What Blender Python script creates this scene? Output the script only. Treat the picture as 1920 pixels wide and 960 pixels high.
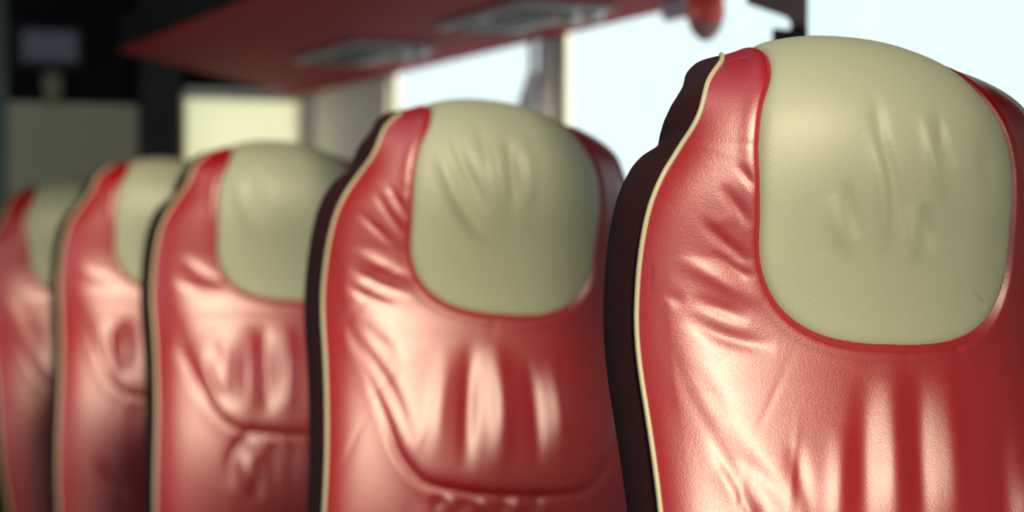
import bpy, bmesh, math, random
import numpy as np

# ------------------------------------------------------------------ camera, world, sun, exposure
scene = bpy.context.scene
for o in list(bpy.data.objects):
    bpy.data.objects.remove(o)
CAM_H = 1.0                       # eye height above the coach floor
YAW = math.atan(1750/4300)        # camera turned right of the coach axis (+Y)
cam_data = bpy.data.cameras.new('camera')
cam_data.sensor_width = 36.0
cam_data.lens = 4300/1920*36.0
cam_data.clip_start = 0.05
cam_data.dof.use_dof = True
cam_data.dof.focus_distance = 1.93
cam_data.dof.aperture_fstop = 3.9
cam = bpy.data.objects.new('camera', cam_data)
scene.collection.objects.link(cam)
cam.location = (0, 0, CAM_H)
cam.rotation_euler = (math.radians(90) + math.atan(20/4300), 0, -YAW)
scene.camera = cam

world = bpy.data.worlds.new('sky')
scene.world = world
world.use_nodes = True
wn = world.node_tree.nodes; wl = world.node_tree.links
wn.clear()
w_out = wn.new('ShaderNodeOutputWorld'); w_bg = wn.new('ShaderNodeBackground')
w_tc = wn.new('ShaderNodeTexCoord'); w_sep = wn.new('ShaderNodeSeparateXYZ')
w_ramp = wn.new('ShaderNodeValToRGB'); w_noise = wn.new('ShaderNodeTexNoise'); w_mix = wn.new('ShaderNodeMix')
wl.new(w_tc.outputs['Generated'], w_sep.inputs[0]); wl.new(w_sep.outputs['Z'], w_ramp.inputs[0])
w_ramp.color_ramp.elements[0].position = 0.0; w_ramp.color_ramp.elements[0].color = (0.62, 0.72, 0.70, 1)
w_ramp.color_ramp.elements[1].position = 0.30; w_ramp.color_ramp.elements[1].color = (0.62, 0.88, 1.0, 1)
e = w_ramp.color_ramp.elements.new(0.62); e.color = (0.38, 0.42, 0.60, 1)
e = w_ramp.color_ramp.elements.new(0.74); e.color = (0.08, 0.12, 0.24, 1)
e = w_ramp.color_ramp.elements.new(0.02); e.color = (0.84, 1.0, 1.0, 1)
e = w_ramp.color_ramp.elements.new(0.10); e.color = (0.80, 0.98, 1.0, 1)
w_noise.inputs['Scale'].default_value = 2.2; w_noise.inputs['Detail'].default_value = 4
wl.new(w_tc.outputs['Generated'], w_noise.inputs['Vector'])
w_nr = wn.new('ShaderNodeMapRange'); w_nr.inputs[1].default_value = 0.45; w_nr.inputs[2].default_value = 0.75
wl.new(w_noise.outputs[0], w_nr.inputs[0])
w_mix.data_type = 'RGBA'
wl.new(w_nr.outputs[0], w_mix.inputs[0]); wl.new(w_ramp.outputs[0], w_mix.inputs[6]); w_mix.inputs[7].default_value = (0.93, 1.0, 1.0, 1)
# the clear blue side of the sky lies to the left of the coach (-X)
w_lr = wn.new('ShaderNodeMapRange'); w_lr.inputs[1].default_value = 0.25; w_lr.inputs[2].default_value = -0.65
wl.new(w_sep.outputs['X'], w_lr.inputs[0])
w_side = wn.new('ShaderNodeMix'); w_side.data_type = 'RGBA'
wl.new(w_lr.outputs[0], w_side.inputs[0]); wl.new(w_mix.outputs[2], w_side.inputs[6]); w_side.inputs[7].default_value = (1.35, 1.45, 1.55, 1)
wl.new(w_side.outputs[2], w_bg.inputs[0])
w_bg.inputs[1].default_value = 1.25
wl.new(w_bg.outputs[0], w_out.inputs[0])

# hazy sun shining in through the added roof opening
sun_data = bpy.data.lights.new('sun', 'SUN')
sun_data.energy = 8.8
sun_data.color = (1.0, 0.77, 0.54)
sun_data.angle = math.radians(20)
sun = bpy.data.objects.new('sun', sun_data)
scene.collection.objects.link(sun)
SUN_AZ, SUN_EL = math.radians(2.5), math.radians(33)
sd = np.array([math.sin(SUN_AZ)*math.cos(SUN_EL), -math.cos(SUN_AZ)*math.cos(SUN_EL), math.sin(SUN_EL)])
from mathutils import Vector
sun.rotation_euler = Vector(sd).to_track_quat('Z', 'Y').to_euler()
sun.location = (1.0, -6.0, 4.0)

scene.view_settings.view_transform = 'Standard'
scene.view_settings.look = 'None'
scene.view_settings.exposure = 0.0
scene.view_settings.gamma = 1.0
scene.view_settings.use_curve_mapping = False
scene.cycles.use_denoising = True
scene.cycles.max_bounces = 10
scene.cycles.transparent_max_bounces = 16
scene.cycles.sample_clamp_indirect = 6.0

# ------------------------------------------------------------------ materials
def material(name, color, rough=0.5, metal=0.0, spec=0.5, bump=0.0, bump_scale=600, vary=0.0, coat=0.0, coat_rough=0.3,
             emit=None, emit_strength=0.0, sheen=0.0):
    m = bpy.data.materials.new(name); m.use_nodes = True
    nt = m.node_tree; b = nt.nodes['Principled BSDF']
    b.inputs['Base Color'].default_value = (*color, 1); b.inputs['Roughness'].default_value = rough
    b.inputs['Metallic'].default_value = metal; b.inputs['Specular IOR Level'].default_value = spec
    b.inputs['Coat Weight'].default_value = coat; b.inputs['Coat Roughness'].default_value = coat_rough
    b.inputs['Sheen Weight'].default_value = sheen
    if emit:
        b.inputs['Emission Color'].default_value = (*emit, 1); b.inputs['Emission Strength'].default_value = emit_strength
    tc = nt.nodes.new('ShaderNodeTexCoord')
    if vary:
        n = nt.nodes.new('ShaderNodeTexNoise'); n.inputs['Scale'].default_value = 9; n.inputs['Detail'].default_value = 5
        nt.links.new(tc.outputs['Object'], n.inputs['Vector'])
        mp = nt.nodes.new('ShaderNodeMapRange'); mp.inputs[3].default_value = 1-vary; mp.inputs[4].default_value = 1+vary
        nt.links.new(n.outputs[0], mp.inputs[0])
        mx = nt.nodes.new('ShaderNodeVectorMath'); mx.operation = 'SCALE'; mx.inputs[0].default_value = color
        nt.links.new(mp.outputs[0], mx.inputs['Scale']); nt.links.new(mx.outputs[0], b.inputs['Base Color'])
    if bump:
        v = nt.nodes.new('ShaderNodeTexVoronoi'); v.inputs['Scale'].default_value = bump_scale
        n2 = nt.nodes.new('ShaderNodeTexNoise'); n2.inputs['Scale'].default_value = bump_scale*0.35; n2.inputs['Detail'].default_value = 6
        nt.links.new(tc.outputs['Object'], v.inputs['Vector']); nt.links.new(tc.outputs['Object'], n2.inputs['Vector'])
        ad = nt.nodes.new('ShaderNodeMath'); ad.operation = 'ADD'
        nt.links.new(v.outputs['Distance'], ad.inputs[0]); nt.links.new(n2.outputs[0], ad.inputs[1])
        bp = nt.nodes.new('ShaderNodeBump'); bp.inputs['Strength'].default_value = bump; bp.inputs['Distance'].default_value = 0.0006
        nt.links.new(ad.outputs[0], bp.inputs['Height']); nt.links.new(bp.outputs[0], b.inputs['Normal'])
    return m
M_red = material('red_leather', (0.25, 0.0008, 0.006), rough=0.385, spec=0.85, bump=0.20, bump_scale=1000, coat=0.45, coat_rough=0.33)
M_beige = material('beige_leather', (0.315, 0.345, 0.235), rough=0.48, spec=0.6, bump=0.24, bump_scale=900, vary=0.04)
M_maroon = material('maroon_side_fabric', (0.016, 0.0018, 0.003), rough=0.8, spec=0.2, bump=0.25, bump_scale=900)
M_piping = material('cream_piping', (0.36, 0.35, 0.23), rough=0.45)
M_black = material('black_plastic', (0.008, 0.008, 0.009), rough=0.6)
M_dark_wall = material('dark_lining', (0.004, 0.004, 0.005), rough=0.8, spec=0.2)
M_ceiling = material('dark_ceiling', (0.02, 0.018, 0.018), rough=0.8)
M_rack = material('red_rack_lining', (0.36, 0.008, 0.014), rough=0.7, spec=0.2, vary=0.12)
M_grey = material('grey_trim', (0.80, 0.80, 0.70), rough=0.6, vary=0.05)
M_grey_green = material('grey_pillar', (0.84, 0.90, 0.78), rough=0.6)
M_pole = material('dull_green_pole', (0.09, 0.12, 0.10), rough=0.5)
M_taupe = material('taupe_panel', (0.42, 0.38, 0.26), rough=0.7, vary=0.1)
M_unit = material('grey_service_unit', (0.42, 0.39, 0.37), rough=0.45)
M_unit_dark = material('dark_vent', (0.03, 0.035, 0.035), rough=0.5)
M_metal = material('brushed_steel', (0.45, 0.46, 0.46), rough=0.35, metal=0.9)
M_floor = material('coach_floor', (0.05, 0.05, 0.055), rough=0.55, vary=0.1)
M_curtain = material('grey_curtain_cloth', (0.70, 0.66, 0.66), rough=0.9, spec=0.1)
M_curtain_light = material('pale_curtain_lining', (0.85, 0.83, 0.83), rough=0.9, spec=0.1)
M_grip_red = material('red_grip', (0.85, 0.10, 0.07), rough=0.3)
M_grip_brown = material('dull_brown_tip', (0.40, 0.20, 0.18), rough=0.5)
M_grey_brown = material('grey_brown_arm', (0.19, 0.155, 0.14), rough=0.6)
M_mauve = material('mauve_webbing', (0.55, 0.48, 0.58), rough=0.8)
M_screen = material('dim_screen', (0.02, 0.02, 0.03), rough=0.3, emit=(0.42, 0.46, 0.62), emit_strength=0.055)
M_lampshade = material('pale_lampshade', (0.13, 0.12, 0.08), rough=0.6, emit=(0.8, 0.75, 0.5), emit_strength=0.015)
def tint_sheet_material():  # for the added sheet that tints the rear window light
    m = bpy.data.materials.new('translucent_cream_tint'); m.use_nodes = True; nt = m.node_tree; nt.nodes.clear()
    o = nt.nodes.new('ShaderNodeOutputMaterial'); t = nt.nodes.new('ShaderNodeBsdfTranslucent'); g = nt.nodes.new('ShaderNodeBsdfDiffuse')
    mx = nt.nodes.new('ShaderNodeMixShader'); mx.inputs[0].default_value = 0.05
    t.inputs[0].default_value = (1.0, 0.94, 0.76, 1); g.inputs[0].default_value = (0.75, 0.72, 0.55, 1)
    nt.links.new(t.outputs[0], mx.inputs[1]); nt.links.new(g.outputs[0], mx.inputs[2]); 
    tr = nt.nodes.new('ShaderNodeBsdfTransparent'); tr.inputs[0].default_value = (1.0, 0.90, 0.70, 1); m2 = nt.nodes.new('ShaderNodeMixShader'); m2.inputs[0].default_value = 0.75
    nt.links.new(mx.outputs[0], m2.inputs[1]); nt.links.new(tr.outputs[0], m2.inputs[2]); nt.links.new(m2.outputs[0], o.inputs[0]); return m
M_tint_sheet = tint_sheet_material()
def glass_material():
    m = bpy.data.materials.new('window_glass'); m.use_nodes = True; nt = m.node_tree; nt.nodes.clear()
    o = nt.nodes.new('ShaderNodeOutputMaterial'); t = nt.nodes.new('ShaderNodeBsdfTransparent'); g = nt.nodes.new('ShaderNodeBsdfGlossy')
    mx = nt.nodes.new('ShaderNodeMixShader'); mx.inputs[0].default_value = 0.05
    t.inputs[0].default_value = (0.97, 0.99, 0.99, 1); g.inputs['Roughness'].default_value = 0.02
    nt.links.new(t.outputs[0], mx.inputs[1]); nt.links.new(g.outputs[0], mx.inputs[2])
    nt.links.new(mx.outputs[0], o.inputs[0]); return m
M_glass = glass_material()

# ------------------------------------------------------------------ helpers
def link(name, me, mat, parent=None):
    o = bpy.data.objects.new(name, me); scene.collection.objects.link(o)
    if mat is not None: me.materials.append(mat)
    if parent is not None: o.parent = parent
    return o
def mesh_from(name, verts, faces, smooth=True):
    me = bpy.data.meshes.new(name); me.from_pydata([tuple(map(float, v)) for v in verts], [], [tuple(map(int, f)) for f in faces])
    me.update()
    if smooth: me.polygons.foreach_set('use_smooth', [True]*len(me.polygons))
    return me
def grid_mesh(name, P, wrap=False):
    """P: rows x cols x 3"""
    r, c = P.shape[:2]
    i = np.arange(r*c).reshape(r, c)
    if wrap: i = np.concatenate([i, i[:, :1]], 1)
    f = np.stack([i[:-1, :-1], i[:-1, 1:], i[1:, 1:], i[1:, :-1]], -1).reshape(-1, 4)
    me = bpy.data.meshes.new(name)
    me.vertices.add(r*c); me.vertices.foreach_set('co', np.ascontiguousarray(P, dtype=np.float32).ravel())
    me.loops.add(len(f)*4); me.loops.foreach_set('vertex_index', f.ravel().astype(np.int32))
    me.polygons.add(len(f)); me.polygons.foreach_set('loop_start', np.arange(0, len(f)*4, 4, dtype=np.int32))
    me.polygons.foreach_set('use_smooth', np.ones(len(f), dtype=bool))
    me.update(calc_edges=True); me.validate(); return me
def tube(name, pts, r, mat, parent=None, n=10, cap=True):
    pts = np.asarray(pts, float); T = np.gradient(pts, axis=0); T /= np.linalg.norm(T, axis=1)[:, None]
    ref = np.array([0.31, 0.2, 0.93]) if abs(T[0][2]) < 0.8 else np.array([1., 0.1, 0.])
    A = np.cross(T, ref); A /= np.linalg.norm(A, axis=1)[:, None]; B = np.cross(T, A)
    th = np.linspace(0, 2*np.pi, n, endpoint=False)
    rr = np.broadcast_to(np.asarray(r, float), (len(pts),))
    P = pts[:, None] + rr[:, None, None]*(A[:, None]*np.cos(th)[None, :, None] + B[:, None]*np.sin(th)[None, :, None])
    me = grid_mesh(name, P, wrap=True)
    if cap:
        bm = bmesh.new(); bm.from_mesh(me); bm.verts.ensure_lookup_table()
        bm.faces.new([bm.verts[i] for i in range(n)][::-1]); k = len(pts)-1
        bm.faces.new([bm.verts[k*n+i] for i in range(n)]); bm.normal_update(); bm.to_mesh(me); bm.free()
    return link(name, me, mat, parent)
def box_mesh(name, boxes, bevel=0.0, seg=2):
    """boxes: list of (x0,x1,y0,y1,z0,z1)"""
    bm = bmesh.new()
    for (x0, x1, y0, y1, z0, z1) in boxes:
        g = bmesh.ops.create_cube(bm, size=1.0)
        for v in g['verts']:
            v.co = ((x0+x1)/2+v.co.x*(x1-x0), (y0+y1)/2+v.co.y*(y1-y0), (z0+z1)/2+v.co.z*(z1-z0))
    if bevel:
        bmesh.ops.bevel(bm, geom=bm.edges[:], offset=bevel, segments=seg, affect='EDGES', profile=0.5)
    me = bpy.data.meshes.new(name); bm.to_mesh(me); bm.free()
    return me
def box(name, b, mat, parent=None, bevel=0.0, kind=None):
    o = link(name, box_mesh(name, [b] if not isinstance(b, list) else b, bevel), mat, parent)
    if kind: o['kind'] = kind
    return o
def prism(name, outline, depth_vec, mat, parent=None, bevel=0.0):
    """closed outline (3-D points, one plane) extruded along depth_vec"""
    bm = bmesh.new(); vs = [bm.verts.new(p) for p in outline]; f = bm.faces.new(vs)
    r = bmesh.ops.extrude_face_region(bm, geom=[f])
    for v in r['geom']:
        if isinstance(v, bmesh.types.BMVert): v.co += Vector(depth_vec)
    bmesh.ops.recalc_face_normals(bm, faces=bm.faces[:])
    if bevel: bmesh.ops.bevel(bm, geom=bm.edges[:], offset=bevel, segments=2, affect='EDGES')
    me = bpy.data.meshes.new(name); bm.to_mesh(me); bm.free(); return link(name, me, mat, parent)
def thing(name, loc, label, cat, group=None):
    o = bpy.data.objects.new(name, None); scene.collection.objects.link(o); o.location = loc; o.empty_display_size = 0.1
    o['label'] = label; o['category'] = cat
    if group: o['group'] = group
    return o

# ------------------------------------------------------------------ the coach shell
XL, XR, YF, YB, ZT = -0.75, 1.85, -2.4, 5.96, 2.15
H = CAM_H
box('floor', (XL, XR, YF, YB, -0.05, 0.0), M_floor, kind='structure')
# unseen glazed opening, added in the roof to let the sun reach the seats
RX0, RX1, RY0, RY1 = 0.25, 1.10, YF+0.15, 3.4
box('ceiling', [(XL, RX0, YF, YB, ZT, ZT+0.05), (RX1, XR, YF, YB, ZT, ZT+0.05), (RX0, RX1, YF, RY0, ZT, ZT+0.05), (RX0, RX1, RY1, YB, ZT, ZT+0.05)], M_ceiling, kind='structure')
rf = box('window_20', [(RX0, RX1, RY0, RY0+0.03, ZT-0.01, ZT+0.05), (RX0, RX1, RY1-0.03, RY1, ZT-0.01, ZT+0.05),
                       (RX0, RX0+0.03, RY0, RY1, ZT-0.01, ZT+0.05), (RX1-0.03, RX1, RY0, RY1, ZT-0.01, ZT+0.05)], M_black, kind='structure')
link('glass_pane', box_mesh('pane', [(RX0+0.02, RX1-0.02, RY0+0.02, RY1-0.02, ZT+0.02, ZT+0.026)]), M_glass, rf)
SILL, HEAD = H-0.12, H+0.66
def window_wall(name, x0, x1, spans, mat):
    """side wall with openings spans=[(ya, yb)...] between SILL and HEAD"""
    bs = [(x0, x1, YF, YB, 0, SILL), (x0, x1, YF, YB, HEAD, ZT)]
    y = YF
    for a, b in sorted(spans):
        bs.append((x0, x1, y, a, SILL, HEAD)); y = b
    bs.append((x0, x1, y, YB, SILL, HEAD))
    return box(name, bs, mat, kind='structure')
RIGHT = [(4.375, 5.31), (2.45, 4.262)]  # unseen front stretch left solid to keep the seats' right sides dark
LEFT = [(2.3, 5.7), (-0.55, 0.30), (-2.25, -0.67)]  # unseen openings, placed for their light on the seats and rear pillar
window_wall('wall_right', XR, XR+0.012, RIGHT, M_grey_green)
window_wall('wall_left', XL-0.06, XL, LEFT, M_grey)
def window(n, x, ya, yb, inward, r=0.055, b=0.007):
    """rounded gasket and one pane"""
    z0, z1 = SILL, HEAD
    def rr(m, rad):
        out = []
        for cy, cz, a0 in ((yb-m-rad, z1-m-rad, 0), (ya+m+rad, z1-m-rad, 90), (ya+m+rad, z0+m+rad, 180), (yb-m-rad, z0+m+rad, 270)):
            for k in range(9):
                a = math.radians(a0+k*11.25); out.append((cy+rad*math.cos(a), cz+rad*math.sin(a)))
        return out
    outer, inner = rr(-0.004, 0.004), rr(b, r)
    n_ = len(outer); V = []; F = []
    for (yy, zz) in outer: V.append((x, yy, zz))
    for (yy, zz) in inner: V.append((x, yy, zz))
    for (yy, zz) in outer: V.append((x-inward*0.012, yy, zz))
    for (yy, zz) in inner: V.append((x-inward*0.012, yy, zz))
    for i in range(n_):
        j = (i+1) % n_
        F += [(i, j, n_+j, n_+i), (2*n_+i, 3*n_+i, 3*n_+j, 2*n_+j), (n_+i, n_+j, 3*n_+j, 3*n_+i), (i, 2*n_+i, 2*n_+j, j)]
    fr = link('window_%d' % n, mesh_from('window', V, F, False), M_grey_green); fr['kind'] = 'structure'
    g = link('glass_pane', box_mesh('pane', [(x-inward*0.008-0.002, x-inward*0.008+0.002, ya, yb, z0, z1)]), M_glass, fr)
    return fr
k = 1
for a, b in RIGHT: window(k, XR, a, b, -1); k += 1
for a, b in LEFT: window(k, XL, a, b, 1); k += 1
# rear wall: dark lining above, taupe panel lower left, black post, rear window, grey corner
RW0, RW1, RZ0, RZ1 = 1.468, 1.806, H+0.0, H+0.474
box('wall_back', [(XL, RW0, YB, YB+0.06, 0, ZT), (RW1, XR, YB, YB+0.06, 0, ZT), (RW0, RW1, YB, YB+0.06, 0, RZ0),
                  (RW0, RW1, YB, YB+0.06, RZ1, ZT)], M_dark_wall, kind='structure')
box('trim_1', (1.00, 1.36, YB-0.03, YB, 0.0, H+0.425), M_taupe, bevel=0.004, kind='structure')
box('trim_2', (RW1, XR, YB-0.02, YB, 0.0, H+0.47), M_grey, kind='structure')
box('trim_3', (XR-0.012, XR, 5.33, YB, 0.0, H+0.47), M_grey, kind='structure')
fr = box('window_%d' % k, [(RW0, RW0+0.02, YB-0.01, YB+0.05, RZ0, RZ1), (RW1-0.008, RW1, YB-0.01, YB+0.05, RZ0, RZ1),
                           (RW0, RW1, YB-0.01, YB+0.05, RZ0, RZ0+0.02), (RW0, RW1, YB-0.01, YB+0.05, RZ1-0.012, RZ1)], M_grey, kind='structure')
link('glass_pane', box_mesh('pane', [(RW0+0.015, RW1-0.01, YB+0.02, YB+0.026, RZ0+0.01, RZ1-0.01)]), M_glass, fr)
REAR_TINT = True
# front of the coach behind the camera: bulkhead with a wide windscreen
box('wall_front', [(XL, XR, YF-0.06, YF, 0, 0.75), (XL, XL+0.08, YF-0.06, YF, 0.75, ZT), (XR-0.08, XR, YF-0.06, YF, 0.75, ZT)], M_grey, kind='structure')
ws = box('window_%d' % (k+1), [(XL+0.08, XL+0.11, YF-0.05, YF, 0.75, ZT), (XR-0.11, XR-0.08, YF-0.05, YF, 0.75, ZT),
                               (XL+0.08, XR-0.08, YF-0.05, YF, 0.75, 0.78), (XL+0.08, XR-0.08, YF-0.05, YF, ZT-0.02, ZT)], M_black, kind='structure')
link('glass_pane', box_mesh('pane', [(XL+0.1, XR-0.1, YF-0.03, YF-0.024, 0.77, ZT-0.01)]), M_glass, ws)

# ------------------------------------------------------------------ shape of a seat back (metres, along its profile)
S_LO, S_HI = -0.66, 0.30
def smooth_interp(x, xk, yk):
    """monotone-ish cubic (Catmull-Rom) interpolation through knots"""
    xk = np.asarray(xk, float); yk = np.asarray(yk, float); x = np.clip(x, xk[0], xk[-1])
    m = np.gradient(yk, xk)
    i = np.clip(np.searchsorted(xk, x) - 1, 0, len(xk) - 2)
    h = xk[i+1]-xk[i]; t = (x-xk[i])/h
    return ((2*t**3-3*t**2+1)*yk[i] + (t**3-2*t**2+t)*h*m[i] + (-2*t**3+3*t**2)*yk[i+1] + (t**3-t**2)*h*m[i+1])
PSI_S = np.array([-.66,-.40,-.25,-.12,0,.05,.10,.14,.18,.22,.26,.30])
PSI_V = np.array([3.9951, 5.9326, 15.3964, 22.3573, -3.7158, -6.6179, 9.1778, 31.5007, 51.0907, 69.8856, 91.6754, 141.2420])
W_S = np.array([-.66,-.40,-.22,-.12,-.04,.03,.09,.14,.18,.23,.30])
W_V = np.array([0.1919, 0.2169, 0.2140, 0.2129, 0.2153, 0.2067, 0.1830, 0.1653, 0.1525, 0.1232, 0.1000])
D_S = np.array([-.66,-.2,0,.1,.18,.30]); D_V = np.array([0.0320, 0.0292, 0.0342, 0.0442, 0.0295, 0.0147])
P_EXP = 2.1
HP_S = np.array([-.07,-.0695,-.067,-.06,-.045,-.02,.02,.06,.10,.14,.18,.23,.30])
HP_V = np.array([0.0000, 0.0322, 0.0482, 0.0809, 0.0964, 0.1122, 0.1221, 0.1238, 0.1247, 0.1137, 0.1014, 0.0938, 0.1116])
class Shape:
    def __init__(s, psi=PSI_V, w=W_V, d=D_V):
        s.sg = np.linspace(S_LO, S_HI, 961)
        a = np.radians(smooth_interp(s.sg, PSI_S, psi))
        ds = s.sg[1]-s.sg[0]
        y = np.concatenate([[0], np.cumsum(np.sin((a[1:]+a[:-1])/2))])*ds
        z = np.concatenate([[0], np.cumsum(np.cos((a[1:]+a[:-1])/2))])*ds
        i0 = np.argmin(abs(s.sg)); s.y = y-y[i0]; s.z = z-z[i0]; s.a = a
        s.w = w; s.d = d
    def width(s, t): return smooth_interp(t, W_S, s.w)
    def point(s, x, t, off=0.):
        """local point at lateral x, arc t, raised off along the profile normal"""
        y = np.interp(t, s.sg, s.y); z = np.interp(t, s.sg, s.z); a = np.interp(t, s.sg, s.a)
        w = s.width(t); D = smooth_interp(t, D_S, s.d)
        k = off - D*(np.abs(x)/w)**P_EXP
        return np.stack([x+0*y, y-np.cos(a)*k, z+np.sin(a)*k], -1)

# leather creases: (width mm, height mm, [(across, along profile) metres])
CREASES = {
  0: [
    (4, -1.6, [(-0.1403, 0.08), (-0.1332, 0.066), (-0.1249, 0.054)]),
    (5, -1.5, [(-0.1549, 0.059), (-0.1421, 0.042), (-0.129, 0.025)]),
    (5, -1.6, [(-0.1724, 0.031), (-0.1553, 0.016), (-0.1277, -0.004)]),
    (4, -1, [(-0.1609, 0.005), (-0.1428, -0.007), (-0.124, -0.016)]),
    (7, 1.8, [(-0.1911, 0.0), (-0.1593, -0.015), (-0.1183, -0.036)]),
    (5, -0.8, [(-0.1985, -0.028), (-0.1901, -0.032), (-0.1807, -0.037)]),
    (6, -1.5, [(-0.1783, -0.031), (-0.155, -0.039), (-0.1293, -0.048)]),
    (7, -2, [(-0.1842, -0.043), (-0.1552, -0.059), (-0.1086, -0.071)]),
    (4, -2.4, [(-0.132, 0.217), (-0.1194, 0.22), (-0.1044, 0.22)]),
    (5, 1.5, [(-0.1272, 0.22), (-0.1181, 0.22), (-0.1076, 0.22)]),
    (8, -0.6, [(-0.1858, -0.078), (-0.1708, -0.1), (-0.1553, -0.133)]),
    (8, -1.1, [(-0.1522, -0.153), (-0.1344, -0.179), (-0.1176, -0.209)]),
    (12, -1.6, [(-0.166, -0.129), (-0.1534, -0.162), (-0.1411, -0.208)]),
    (8, 1, [(-0.1694, -0.165), (-0.1569, -0.187), (-0.1497, -0.207)]),
    (8, -1.5, [(-0.1064, -0.147), (-0.1056, -0.179), (-0.1037, -0.21)]),
    (10, 2.2, [(-0.0606, -0.135), (-0.0715, -0.18), (-0.0825, -0.241)]),
    (11, -2.6, [(-0.0321, -0.09), (-0.0469, -0.163), (-0.0622, -0.25)]),
    (12, 3.4, [(-0.0043, -0.081), (-0.0192, -0.164), (-0.0311, -0.251)]),
    (11, -3.3, [(0.0193, -0.085), (0.0053, -0.164), (-0.0086, -0.252)]),
    (15, 4.2, [(0.0505, -0.08), (0.0383, -0.163), (0.0247, -0.252)]),
    (14, -4, [(0.1012, -0.114), (0.0895, -0.162), (0.0709, -0.253)]),
    (12, 3.5, [(0.132, -0.159), (0.1153, -0.189), (0.0922, -0.244)]),
  ],
  1: [
    (4, -1.6, [(-0.153, 0.081), (-0.1398, 0.057), (-0.1279, 0.037)]),
    (4, -1.6, [(-0.166, 0.066), (-0.1479, 0.039), (-0.1281, 0.016)]),
    (4, -1.3, [(-0.1853, 0.04), (-0.1645, 0.024), (-0.1388, 0.004)]),
    (7, 1.8, [(-0.1895, -0.005), (-0.1541, -0.019), (-0.1107, -0.035)]),
    (5, -1.5, [(-0.1908, -0.023), (-0.1592, -0.038), (-0.1143, -0.051)]),
    (5, -1.5, [(-0.1949, -0.041), (-0.1703, -0.054), (-0.1324, -0.067)]),
    (8, -2.2, [(-0.1954, -0.079), (-0.1585, -0.136), (-0.1355, -0.187), (-0.1221, -0.236)]),
    (10, -1.8, [(-0.1846, -0.08), (-0.1524, -0.11), (-0.1319, -0.143)]),
    (12, 2.2, [(-0.0703, -0.109), (-0.0864, -0.183), (-0.0913, -0.255)]),
    (11, -4.2, [(-0.0427, -0.102), (-0.0512, -0.182), (-0.0581, -0.267)]),
    (14, 5.2, [(-0.0117, -0.1), (-0.0096, -0.187), (-0.0151, -0.265)]),
    (11, -4, [(0.0298, -0.117), (0.0352, -0.191), (0.0354, -0.257)]),
    (12, 3.6, [(0.0628, -0.115), (0.0683, -0.189), (0.0676, -0.248)]),
    (7, -1.6, [(-0.0863, -0.29), (-0.0909, -0.312)]),
    (7, 1.6, [(-0.0701, -0.289), (-0.0736, -0.314)]),
    (7, -1.6, [(-0.054, -0.292), (-0.0552, -0.314)]),
    (7, 1.6, [(-0.0324, -0.291), (-0.0325, -0.313)]),
    (7, -1.6, [(-0.0119, -0.292), (-0.0087, -0.312)]),
    (7, 1.6, [(0.0086, -0.288), (0.0152, -0.312)]),
    (7, -1.6, [(0.0334, -0.282), (0.0411, -0.311)]),
  ],
  2: [
    (8, -3, [(-0.183, -0.131), (-0.1602, -0.197), (-0.1395, -0.251)]),
    (8, -3.5, [(-0.1341, -0.152), (-0.1261, -0.198), (-0.1146, -0.23)]),
    (12, -4, [(-0.1107, -0.117), (-0.1132, -0.19), (-0.1117, -0.256)]),
    (12, 5.5, [(-0.0735, -0.109), (-0.0779, -0.19), (-0.0785, -0.264)]),
    (11, -5, [(-0.0448, -0.108), (-0.048, -0.19), (-0.0484, -0.264)]),
    (12, 5, [(-0.0096, -0.107), (-0.0128, -0.19), (-0.0172, -0.26)]),
    (10, -4, [(-0.1054, -0.378), (-0.1018, -0.32), (-0.0745, -0.29), (-0.0411, -0.298)]),
    (12, 5, [(-0.0813, -0.32), (-0.0793, -0.362), (-0.0782, -0.387)]),
    (8, -4, [(-0.0618, -0.32), (-0.0608, -0.395)]),
    (8, 2, [(-0.182, -0.004), (-0.1491, -0.026), (-0.1067, -0.045)]),
    (8, -2, [(-0.189, -0.031), (-0.1563, -0.05), (-0.1067, -0.061)]),
  ],
  3: [
    (10, -4, [(-0.1309, -0.129), (-0.1271, -0.195), (-0.117, -0.254)]),
    (12, 6, [(-0.0989, -0.129), (-0.1024, -0.185), (-0.105, -0.239)]),
    (10, -5, [(-0.1495, -0.404), (-0.1278, -0.443), (-0.0878, -0.482)]),
    (8, 2, [(-0.189, -0.03), (-0.1552, -0.048), (-0.1153, -0.056)]),
  ],
  4: [
    (12, -3, [(-0.167, -0.063), (-0.1385, -0.113), (-0.1206, -0.192)]),
  ],
}
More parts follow.
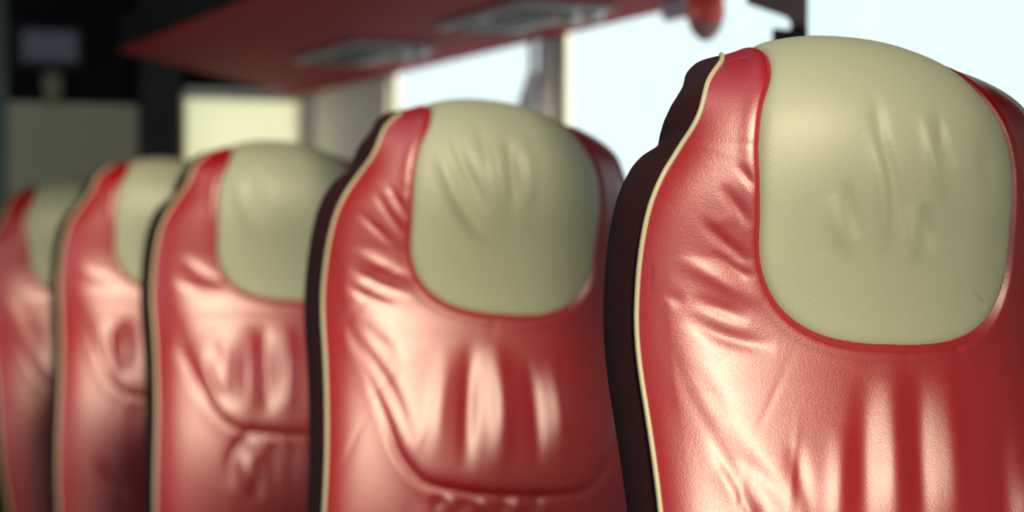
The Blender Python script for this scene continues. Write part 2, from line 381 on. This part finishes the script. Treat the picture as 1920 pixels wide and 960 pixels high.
PANEL_CREASES = {
  0: [
    (7, -1.8, [(-0.0203, 0.15), (-0.0213, 0.105), (-0.0114, 0.074), (-0.002, 0.044), (0.0063, 0.022)]),
    (7, 1.6, [(-0.0288, 0.114), (-0.0235, 0.078), (-0.0172, 0.043), (-0.0127, 0.008)]),
    (6, -1.3, [(-0.0543, 0.072), (-0.0483, 0.046), (-0.0397, 0.02)]),
    (9, 1.3, [(-0.0649, 0.058), (-0.0567, 0.032), (-0.0434, 0.006)]),
    (6, 1.5, [(0.021, 0.132), (0.0254, 0.094), (0.0426, 0.054)]),
    (6, -1.6, [(0.0377, 0.133), (0.04, 0.104), (0.0531, 0.082)]),
    (6, -1.2, [(0.0198, 0.054), (0.0279, 0.031), (0.0358, 0.014)]),
    (6, 1.2, [(0.007, 0.053), (0.0125, 0.026), (0.0191, 0.0)]),
    (12, -1.2, [(0.0869, 0.125), (0.0862, 0.084), (0.0917, 0.046)]),
    (1.5, -0.7, [(0.0792, -0.019), (0.0869, -0.026), (0.0978, -0.035)]),
  ],
  1: [
    (8, 2.2, [(-0.1002, 0.135), (-0.0754, 0.071), (-0.0324, 0.019)]),
    (7, -1.8, [(-0.0796, 0.16), (-0.0629, 0.106), (-0.0326, 0.055)]),
    (7, -1.5, [(-0.0428, 0.179), (-0.0392, 0.136), (-0.0322, 0.101)]),
    (7, 2, [(-0.0291, 0.152), (-0.0208, 0.096), (-0.0102, 0.038)]),
    (6, -2.6, [(-0.0088, 0.158), (-0.0036, 0.104), (0.0029, 0.059)]),
    (7, 1.5, [(0.012, 0.157), (0.0168, 0.106), (0.0215, 0.06)]),
    (8, -1.2, [(0.0685, 0.16), (0.0875, 0.131), (0.0944, 0.094)]),
  ],
  2: [
    (9, 1.5, [(-0.0947, 0.151), (-0.089, 0.089), (-0.0696, 0.037)]),
    (8, -1.5, [(-0.0597, 0.16), (-0.0593, 0.099), (-0.0534, 0.055)]),
  ],
  3: [
  ],
  4: [
  ],
}

# ------------------------------------------------------------------ seats
PANEL_T0 = float(HP_S[0])
def place(P, pose):
    """seat-local point -> leaned, rolled and turned about a pivot 0.4 m above the floor; returned relative to the seat's base"""
    yaw, roll, pit = pose
    x, y, z = P[..., 0], P[..., 1], P[..., 2]
    z0 = z+.6
    y, z0 = y*np.cos(pit)+z0*np.sin(pit), z0*np.cos(pit)-y*np.sin(pit)
    x, z0 = x*np.cos(roll)+z0*np.sin(roll), z0*np.cos(roll)-x*np.sin(roll)
    x, y = x*np.cos(yaw)-y*np.sin(yaw), x*np.sin(yaw)+y*np.cos(yaw)
    return np.stack([x, y, z0-.6+CAM_H], -1)
def seg_dist(X, T, pts):
    """distance to polyline and position along it 0..1"""
    best = np.full(X.shape, 9e9); along = np.zeros(X.shape); side = np.zeros(X.shape)
    pts = np.asarray(pts, float); L = np.r_[0, np.cumsum(np.hypot(*np.diff(pts, axis=0).T))]
    for i in range(len(pts)-1):
        ax, at = pts[i]; bx, bt = pts[i+1]; dx, dt = bx-ax, bt-at; l2 = dx*dx+dt*dt
        q = np.clip(((X-ax)*dx+(T-at)*dt)/l2, 0, 1); ex, et = X-ax-q*dx, T-at-q*dt; d = np.hypot(ex, et)
        m = d < best; best = np.where(m, d, best); along = np.where(m, (L[i]+q*(L[i+1]-L[i]))/L[-1], along)
        side = np.where(m, np.sign(ex*dt-et*dx), side)
    return best, along, side
def spline(pts, n=12):
    pts = np.asarray(pts, float); u = np.r_[0, np.cumsum(np.hypot(*np.diff(pts, axis=0).T))]
    if len(pts) < 3: return pts
    q = np.linspace(0, u[-1], n); return np.stack([smooth_interp(q, u, pts[:, 0]), smooth_interp(q, u, pts[:, 1])], -1)
def crease_field(X, T, lst, gain=1.0):
    h = np.zeros(X.shape)
    for wd, am, pts in lst:
        ps = spline(pts); wd = wd*1e-3; am = am*1e-3*gain
        x0, x1 = ps[:, 0].min()-4*wd, ps[:, 0].max()+4*wd; t0, t1 = ps[:, 1].min()-4*wd, ps[:, 1].max()+4*wd
        m = (X > x0) & (X < x1) & (T > t0) & (T < t1)
        if not m.any(): continue
        d, a, s = seg_dist(X[m], T[m], ps)
        env = np.clip(np.sin(np.pi*np.clip(a, 0.0, 1.0)), 0, 1)**1.15
        low = T[m] < -0.2                     # creases that run on below keep their depth
        h[m] += am*np.exp(-(d/wd)**2)*(0.04+0.96*env)
    return h
TONGUE_PTS = [(-0.205, -0.03), (-0.190, -0.085), (-0.172, -0.135), (-0.150, -0.200), (-0.133, -0.248), (-0.108, -0.276), (-0.060, -0.287),
              (0.0, -0.290), (0.060, -0.287), (0.108, -0.276), (0.133, -0.248), (0.150, -0.200), (0.172, -0.135), (0.190, -0.085), (0.205, -0.03)]
def tongue_field(X, T):
    """the raised, gathered centre of the back below the head panel"""
    ps = spline(TONGUE_PTS, 60); d, a, s = seg_dist(X, T, ps)
    cx = np.interp(T, [-0.290, -0.287, -0.276, -0.248, -0.200, -0.135, -0.085, -0.03], [0, 0.06, 0.108, 0.133, 0.150, 0.172, 0.190, 0.205], left=0)
    inside = np.abs(X) < cx
    sd = np.where(inside, d, -d)
    k = 1/(1+np.exp(-sd/0.010))
    fade = np.clip((0.0-T)/0.10, 0, 1)
    return 0.007*k*fade - 0.0030*np.exp(-(d/0.006)**2)*fade*np.clip((-0.12-T)/0.13, 0.15, 1)
def gather_field(X, T, seed):
    """broad pillowy gathers radiating from the seam under the tongue and fine slack leather"""
    r = random.Random(seed); h = np.zeros(X.shape)
    for i in range(26):
        x0 = r.uniform(-0.19, 0.19); t0 = r.uniform(-0.36, 0.12); ang = math.atan2(t0-0.05, x0)+r.uniform(-.3, .3)
        l, wd, am = r.uniform(.015, .04), r.uniform(.003, .006), r.uniform(-.00045, .00035)
        cx, sx = math.cos(ang), math.sin(ang)
        u = (X-x0)*cx+(T-t0)*sx; v = -(X-x0)*sx+(T-t0)*cx
        h += am*np.exp(-(u/l)**2-(v/wd)**2)
    return h
def below_seam(X, T):
    """gathers hanging under the curved seam"""
    m = np.clip((-0.288-T)/0.03, 0, 1)**1.5*np.clip(1-(-0.290-T)/0.16, 0, 1)
    return 0.0020*np.sin(X*170+1.1*np.sin(X*37))*m*np.clip(1.3-np.abs(X)/0.11, 0, 1)
def panel_half(T):
    T = np.asarray(T, float)
    q = np.clip((0.03-T)/(0.03-PANEL_T0), 0, 1)
    low = 0.1225*(1-q**2.7)**(1/2.7)
    return np.where(T < 0.03, low, np.interp(T, PANEL_UP_S, PANEL_UP_V))
_s = np.linspace(0.03, 0.30, 60)
PANEL_UP_S = _s; PANEL_UP_V = smooth_interp(_s, np.array([0.0, .03, .06, .10, .14, .18, .23, .30]), np.array([.1210, .1225, .1238, .1235, .1165, .1000, .0860, .0800]))
PO_T = np.concatenate([0.03-(0.03-PANEL_T0)*np.sin(np.linspace(np.pi/2, 0, 60)), np.linspace(0.03, 0.29, 50)[1:]])
PO = np.concatenate([np.stack([-panel_half(PO_T[::-1]), PO_T[::-1]], -1), np.stack([panel_half(PO_T), PO_T], -1)[1:]])
def seam_dist(X, T):
    d = np.full(X.shape, 1.0)
    m = (np.abs(X) < 0.175) & (T > -0.11)
    dd, _, _ = seg_dist(X[m], T[m], PO); d[m] = dd
    ins = (np.abs(X) < panel_half(T)) & (T > PANEL_T0)
    return np.where(ins, d, -d), ins

def edge_roll(t): return 0.010*np.clip((0.17-t)/0.10, 0.0, 1.0)

def make_seat(idx, X0, Y0, dz, pose, label, na, nt):
    S = Shape(PSI_V, W_V, D_V)
    root = thing('coach_seat', (X0, Y0, 0), label, 'seat', 'row of red coach seats')
    up = lambda P: place(P + np.array([0, 0, dz]), pose)
    # red cover ---------------------------------------------------------------
    u = np.linspace(-1, 1, na); u = np.sign(u)*(1-(1-np.abs(u))**1.15)
    t = np.concatenate([np.linspace(S_LO, -0.32, 50)[:-1], np.linspace(-0.32, 0.20, nt)[:-1], np.linspace(0.20, S_HI, 50)])
    U, T = np.meshgrid(u, t); X = U*S.width(T)
    h = crease_field(X, T, CREASES.get(idx, [])) + tongue_field(X, T) + gather_field(X, T, 11+idx) + below_seam(X, T)
    edge = np.clip((1-np.abs(U))/0.10, 0, 1); h *= edge
    sd, ins = seam_dist(X, T)
    h += np.where(sd > 0, -0.0045*np.clip(sd/0.004, 0, 1), 0) - 0.0018*np.exp(-(sd/0.0022)**2) + 0.0009*np.exp(-((sd+0.008)/0.006)**2)
    h += -edge_roll(T)*np.exp(-(1-np.abs(U))/0.07)                      # the leather rolls back towards the piping
    cov = link('backrest_cover', grid_mesh('backrest_cover', up(S.point(X, T, h))), M_red, root)
    # beige head panel --------------------------------------------------------
    tt = np.concatenate([0.03-(0.03-PANEL_T0-0.00002)*np.sin(np.linspace(np.pi/2, 0, nt//3)), np.linspace(0.03, 0.20, nt//3)[1:], np.linspace(0.20, 0.285, 20)[1:]])
    uu = np.sin(np.linspace(-np.pi/2, np.pi/2, int(na*0.75)))
    UU, TT = np.meshgrid(uu, tt); XX = UU*panel_half(TT)
    d, _, _ = seg_dist(XX, TT, PO)
    d = np.minimum(d, 9)
    hh = -0.0045 + 0.0060*(1-np.exp(-(d/0.0030)))
    hh += 0.003*np.sin(np.clip(d/0.06, 0, 1)*np.pi/2)
    hh += crease_field(XX, TT, PANEL_CREASES.get(idx, []), 2.2)*np.clip(d/0.006, 0, 1) + gather_field(XX, TT, 40+idx)*np.clip(d/0.01, 0, 1)*0.7
    P = S.point(XX, TT, hh)
    under = S.point(XX, TT, hh*0-0.007)
    top_row = up(P)
    me = grid_mesh('headrest_panel', top_row)
    link('headrest_panel', me, M_beige, root)
    # cream piping on both edges ------------------------------------------------
    ts = np.concatenate([np.linspace(S_LO, 0, 60), np.linspace(0, 0.255, 70)[1:]])
    for s in (-1, 1):
        tube('piping', up(S.point(s*(S.width(ts)+0.0008), ts, 0.0012-edge_roll(ts))), 0.0023, M_piping, root, n=10)
    # maroon side and back shell --------------------------------------------------
    ts = np.concatenate([np.linspace(S_LO, 0.0, 40), np.linspace(0, S_HI, 60)[1:]])
    B = np.interp(ts, SHELL_S, SHELL_B); OUT = np.interp(ts, SHELL_S, SHELL_OUT)
    w = S.width(ts); E = S.point(-w, ts, -edge_roll(ts))
    a = np.interp(ts, S.sg, S.a); n = np.stack([0*a, -np.cos(a), np.sin(a)], -1)
    rings = []
    qs = np.array([0, .08, .2, .35, .5, .65, .8, .92, 1.0])
    for s in (-1, 1):
        col = []
        for q in (qs if s < 0 else qs[::-1]):
            o = OUT*np.sin(np.pi*min(q*0.62+0.02, 1.0))**0.8 - 0.002*(1-q)
            pt = E.copy(); pt[:, 0] = 0; pt = pt - n*(B*q)[:, None]; pt[:, 0] = s*(w+o - 0.006*(q > .95))
            col.append(pt)
        rings.append(np.stack(col, 1))
    nb = 9; back = []
    for q in np.linspace(0, 1, nb+2)[1:-1]:
        L, R = rings[0][:, -1], rings[1][:, 0]
        pt = L*(1-q)+R*q - n*(0.022*math.sin(math.pi*q)); back.append(pt)
    ring = np.concatenate([rings[0], np.stack(back, 1), rings[1]], 1)
    me = grid_mesh('side_shell', up(ring))
    bm = bmesh.new(); bm.from_mesh(me); bm.verts.ensure_lookup_table(); nc = ring.shape[1]
    bm.faces.new([bm.verts[i] for i in range(nc)]); bm.faces.new([bm.verts[(len(ts)-1)*nc+i] for i in range(nc)][::-1]); bm.to_mesh(me); bm.free()
    link('back_shell', me, M_maroon, root)
    # cushion, pedestal (below the frame) -------------------------------
    bm = bmesh.new(); bmesh.ops.create_cube(bm, size=1.0)
    for v in bm.verts: v.co = (v.co.x*0.45, -0.235+v.co.y*0.46, 0.40+v.co.z*0.12)
    bmesh.ops.bevel(bm, geom=bm.edges[:], offset=0.045, segments=5, affect='EDGES', profile=0.6)
    me = bpy.data.meshes.new('seat_cushion'); bm.to_mesh(me); bm.free(); me.polygons.foreach_set('use_smooth', [True]*len(me.polygons))
    link('seat_cushion', me, M_red, root)
    link('seat_base', box_mesh('seat_base', [(-0.2, 0.2, -0.40, -0.03, 0.27, 0.345), (-0.16, -0.12, -0.36, -0.08, 0.0, 0.28), (0.12, 0.16, -0.36, -0.08, 0.0, 0.28),
                                             (-0.19, 0.19, -0.38, -0.06, 0.0, 0.02)], 0.004), M_black, root)
    return root
SHELL_S = [-0.66, -0.30, -0.1, 0.0, 0.06, 0.10, 0.14, 0.17, 0.20, 0.24, 0.30]
SHELL_B = [0.042, 0.042, 0.042, 0.045, 0.044, 0.047, 0.051, 0.054, 0.048, 0.022, 0.006]
SHELL_OUT = [0.010, 0.010, 0.012, 0.012, 0.012, 0.014, 0.018, 0.025, 0.032, 0.034, 0.020]
SEATS = [
 (0.9955, 1.6614, 0.0013, (0.0069, 0.0309, -0.0217), 'nearest red leather coach seat, sharp in focus at the right', 300, 420),
 (0.9999, 2.6192, 0.0098, (0.0006, 0.0755, -0.0503), 'second nearest red coach seat, whole beige head panel in view, slightly blurred', 220, 320),
 (1.0357, 3.5582, 0.0114, (-0.0014, 0.0482, 0.0024), 'middle red coach seat of the row of five, directly below the bright rear window', 160, 240),
 (1.0322, 4.3409, 0.0211, (-0.0022, 0.0656, 0.0234), 'blurred red coach seat, second from the far left end of the row', 120, 180),
 (1.0712, 5.0388, 0.0071, (0.0002, -0.0494, 0.0299), 'farthest, most blurred red coach seat, cut by the left frame edge', 100, 160),
]
for i, (sx, sy, dz, pose, lab, na, nt) in enumerate(SEATS):
    make_seat(i, sx, sy, dz, pose, lab, na, nt)

EXTRA = False
if EXTRA:
    make_seat(5, 1.0, 0.82, 0.0, (0.05, 0.02, 0.0), 'x', 60, 80)

# ------------------------------------------------------------------ luggage rack above the windows
ZR = H+0.469
ra = [(1.085, YF+0.3, ZR), (XR-0.004, YF+0.3, ZR), (XR-0.004, YB-0.01, ZR), (1.76, YB-0.01, ZR), (1.09, 4.95, ZR)]
rack = prism('luggage_rack', ra, (0, 0, 0.006), M_rack)
rack['label'] = 'dark red luggage rack running above the windows'; rack['category'] = 'luggage rack'
prism('rack_rim', [(1.083, YF+0.3, ZR+0.003), (1.103, YF+0.3, ZR+0.003), (1.110, 4.93, ZR+0.003), (1.083, 4.93, ZR+0.003)], (0, 0, 0.07), M_dark_wall, rack)
# service units on its underside
def service_unit(x, y, label):
    r = thing('service_unit', (x, y, ZR), label, 'vent panel', 'grey service units under the luggage rack')
    link('housing', box_mesh('housing', [(-0.095, 0.095, -0.22, 0.22, -0.014, 0.0)], 0.010, 3), M_unit, r)
    link('vent', box_mesh('vent', [(-0.075, 0.02, -0.19, -0.02, -0.019, -0.012)], 0.003), M_unit_dark, r)
    link('speaker_grille', box_mesh('speaker_grille', [(-0.075, 0.03, 0.04, 0.18, -0.018, -0.012)], 0.003), M_unit_dark, r)
    for dx, dy in ((0.065, -0.17), (0.065, -0.07)):
        bm = bmesh.new(); bmesh.ops.create_cone(bm, cap_ends=True, segments=24, radius1=0.018, radius2=0.024, depth=0.014)
        bmesh.ops.translate(bm, vec=(dx, dy, -0.018), verts=bm.verts[:]); me = bpy.data.meshes.new('reading_lamp'); bm.to_mesh(me); bm.free()
        link('reading_lamp', me, M_metal, r)
service_unit(1.577, 4.73, 'farther blurred grey service panel under the rack, left of the two')
service_unit(1.62, 3.925, 'nearer blurred grey service panel under the rack, at the top edge')

# ------------------------------------------------------------------ gathered curtain by the window pillar
def curtain():
    r = thing('window_curtain', (XR-0.03, 4.40, H-0.1), 'grey gathered curtain flaring down beside the window pillar', 'curtain')
    def cloth(name, y_top0, y_top1, y_bot0, y_bot1, mat, xo, folds):
        rows, cols = 40, 60; P = np.zeros((rows, cols, 3))
        for i in range(rows):
            q = i/(rows-1); z = 0.56-q*0.56; k = max(0, min(1, (0.50-z)/0.13)) + 0.35*max(0, min(1, (0.37-z)/0.37))
            a = y_top0+(y_bot0-y_top0)*k; b = y_top1+(y_bot1-y_top1)*k
            for j in range(cols):
                p = j/(cols-1); P[i, j] = (xo+0.009*math.sin(p*folds*2*math.pi)*(0.4+k), a+(b-a)*p, z)
        o = link(name, grid_mesh(name, P), mat, r); s = o.modifiers.new('thick', 'SOLIDIFY'); s.thickness = 0.002
    cloth('curtain_cloth', -0.115, -0.075, -0.115, 0.11, M_curtain, 0.0, 5)
    cloth('curtain_lining', -0.108, -0.085, -0.108, 0.02, M_curtain_light, -0.026, 2)
curtain()

# ------------------------------------------------------------------ red grip, strap and black bracket hanging by the window
g = thing('hanging_grip', (1.70, 3.34, ZR), 'rounded red grip with dull brown tip hanging under the rack', 'handle')
def lathe(name, prof, mat, parent, n=28, sy=1.0):
    th = np.linspace(0, 2*np.pi, n, endpoint=False)
    P = np.array([[(r*math.cos(a), r*sy*math.sin(a), z) for a in th] for r, z in prof]); return link(name, grid_mesh(name, P, wrap=True), mat, parent)
lathe('grip_body', [(0.002, 0.0), (0.020, -0.001), (0.027, -0.02), (0.0315, -0.045), (0.0315, -0.060), (0.0285, -0.072)], M_grip_red, g)
lathe('grip_tip', [(0.0285, -0.072), (0.024, -0.084), (0.016, -0.094), (0.009, -0.1), (0.0005, -0.102)], M_grip_brown, g)
s = thing('hanging_strap', (1.78, 3.60, ZR), 'small mauve grey loop beside the hanging red grip', 'strap')
th = np.linspace(0, np.pi, 24)
link('webbing_loop', box_mesh('webbing_loop', [(-0.012, 0.012, -0.05, 0.05, -0.036, 0.0)], 0.006), M_mauve, s)
b = thing('blind_bracket', (1.60, 2.88, ZR), 'black angular bracket hanging from the rack above nearest seat', 'bracket')
dirx, diry = math.cos(YAW), -math.sin(YAW)
def flat(name, pts, mat, t=0.02):
    prism(name, [(x*dirx, x*diry, z) for x, z in pts], (diry*-t, dirx*t, 0), mat, b, bevel=0.0015)
flat('bracket_arm', [(-0.060, 0.0), (0.026, 0.0), (0.026, -0.124), (0.004, -0.124), (0.000, -0.113), (-0.010, -0.109), (-0.060, -0.092)], M_grey_brown)
flat('bracket_foot', [(0.004, -0.123), (0.026, -0.123), (0.0265, -0.147), (-0.0235, -0.150), (-0.0235, -0.128), (0.001, -0.131)], M_black)

# translucent sheet added over the rear window to tint its light cream
rb = thing('rear_tint_sheet', ((RW0+RW1)/2, YB-0.03, RZ1-0.025), 'cream sheet added over the rear window to tint its light', 'tint sheet')
bw = (RW1-RW0)/2
link('tint_sheet', box_mesh('tint_sheet', [(-bw+0.006, bw-0.006, 0.012, 0.014, RZ0-RZ1+0.04, 0.0)]), M_tint_sheet, rb)
link('tint_sheet_bar', box_mesh('tint_sheet_bar', [(-bw, bw, 0.0, 0.018, -0.006, 0.014)], 0.006), M_grey, rb)

# ------------------------------------------------------------------ rear: screen, lamp, pole, post
sc = thing('wall_screen', (1.125, YB, H+0.57), 'small dim blue grey screen on the dark rear wall', 'screen')
link('housing', box_mesh('housing', [(-0.088, 0.088, -0.03, 0.0, -0.055, 0.055)], 0.006), M_black, sc)
link('screen', box_mesh('screen', [(-0.070, 0.070, -0.034, -0.028, -0.038, 0.038)], 0.002), M_screen, sc)
lm = thing('wall_lamp', (1.130, YB, H+0.46), 'small dim beige wall lamp below the screen', 'lamp')
o = lathe('lampshade', [(0.004, 0.045), (0.022, 0.042), (0.026, 0.0), (0.018, -0.03), (0.012, -0.045), (0.001, -0.047)], M_lampshade, lm)
o.location = (0, -0.04, 0)
link('wall_mount', box_mesh('wall_mount', [(-0.012, 0.012, -0.03, 0.0, -0.012, 0.012)], 0.003), M_black, lm)
tube('grab_pole', [(0.945, 5.6, 0.0), (0.945, 5.6, 1.0), (0.945, 5.6, ZT)], 0.017, M_pole)
gp = scene.objects['grab_pole']; gp['label'] = 'pale grey green vertical pole at the far left edge'; gp['category'] = 'pole'
box('trim_4', (1.36, 1.468, YB-0.05, YB, 0.0, ZT), M_black, bevel=0.004, kind='structure')
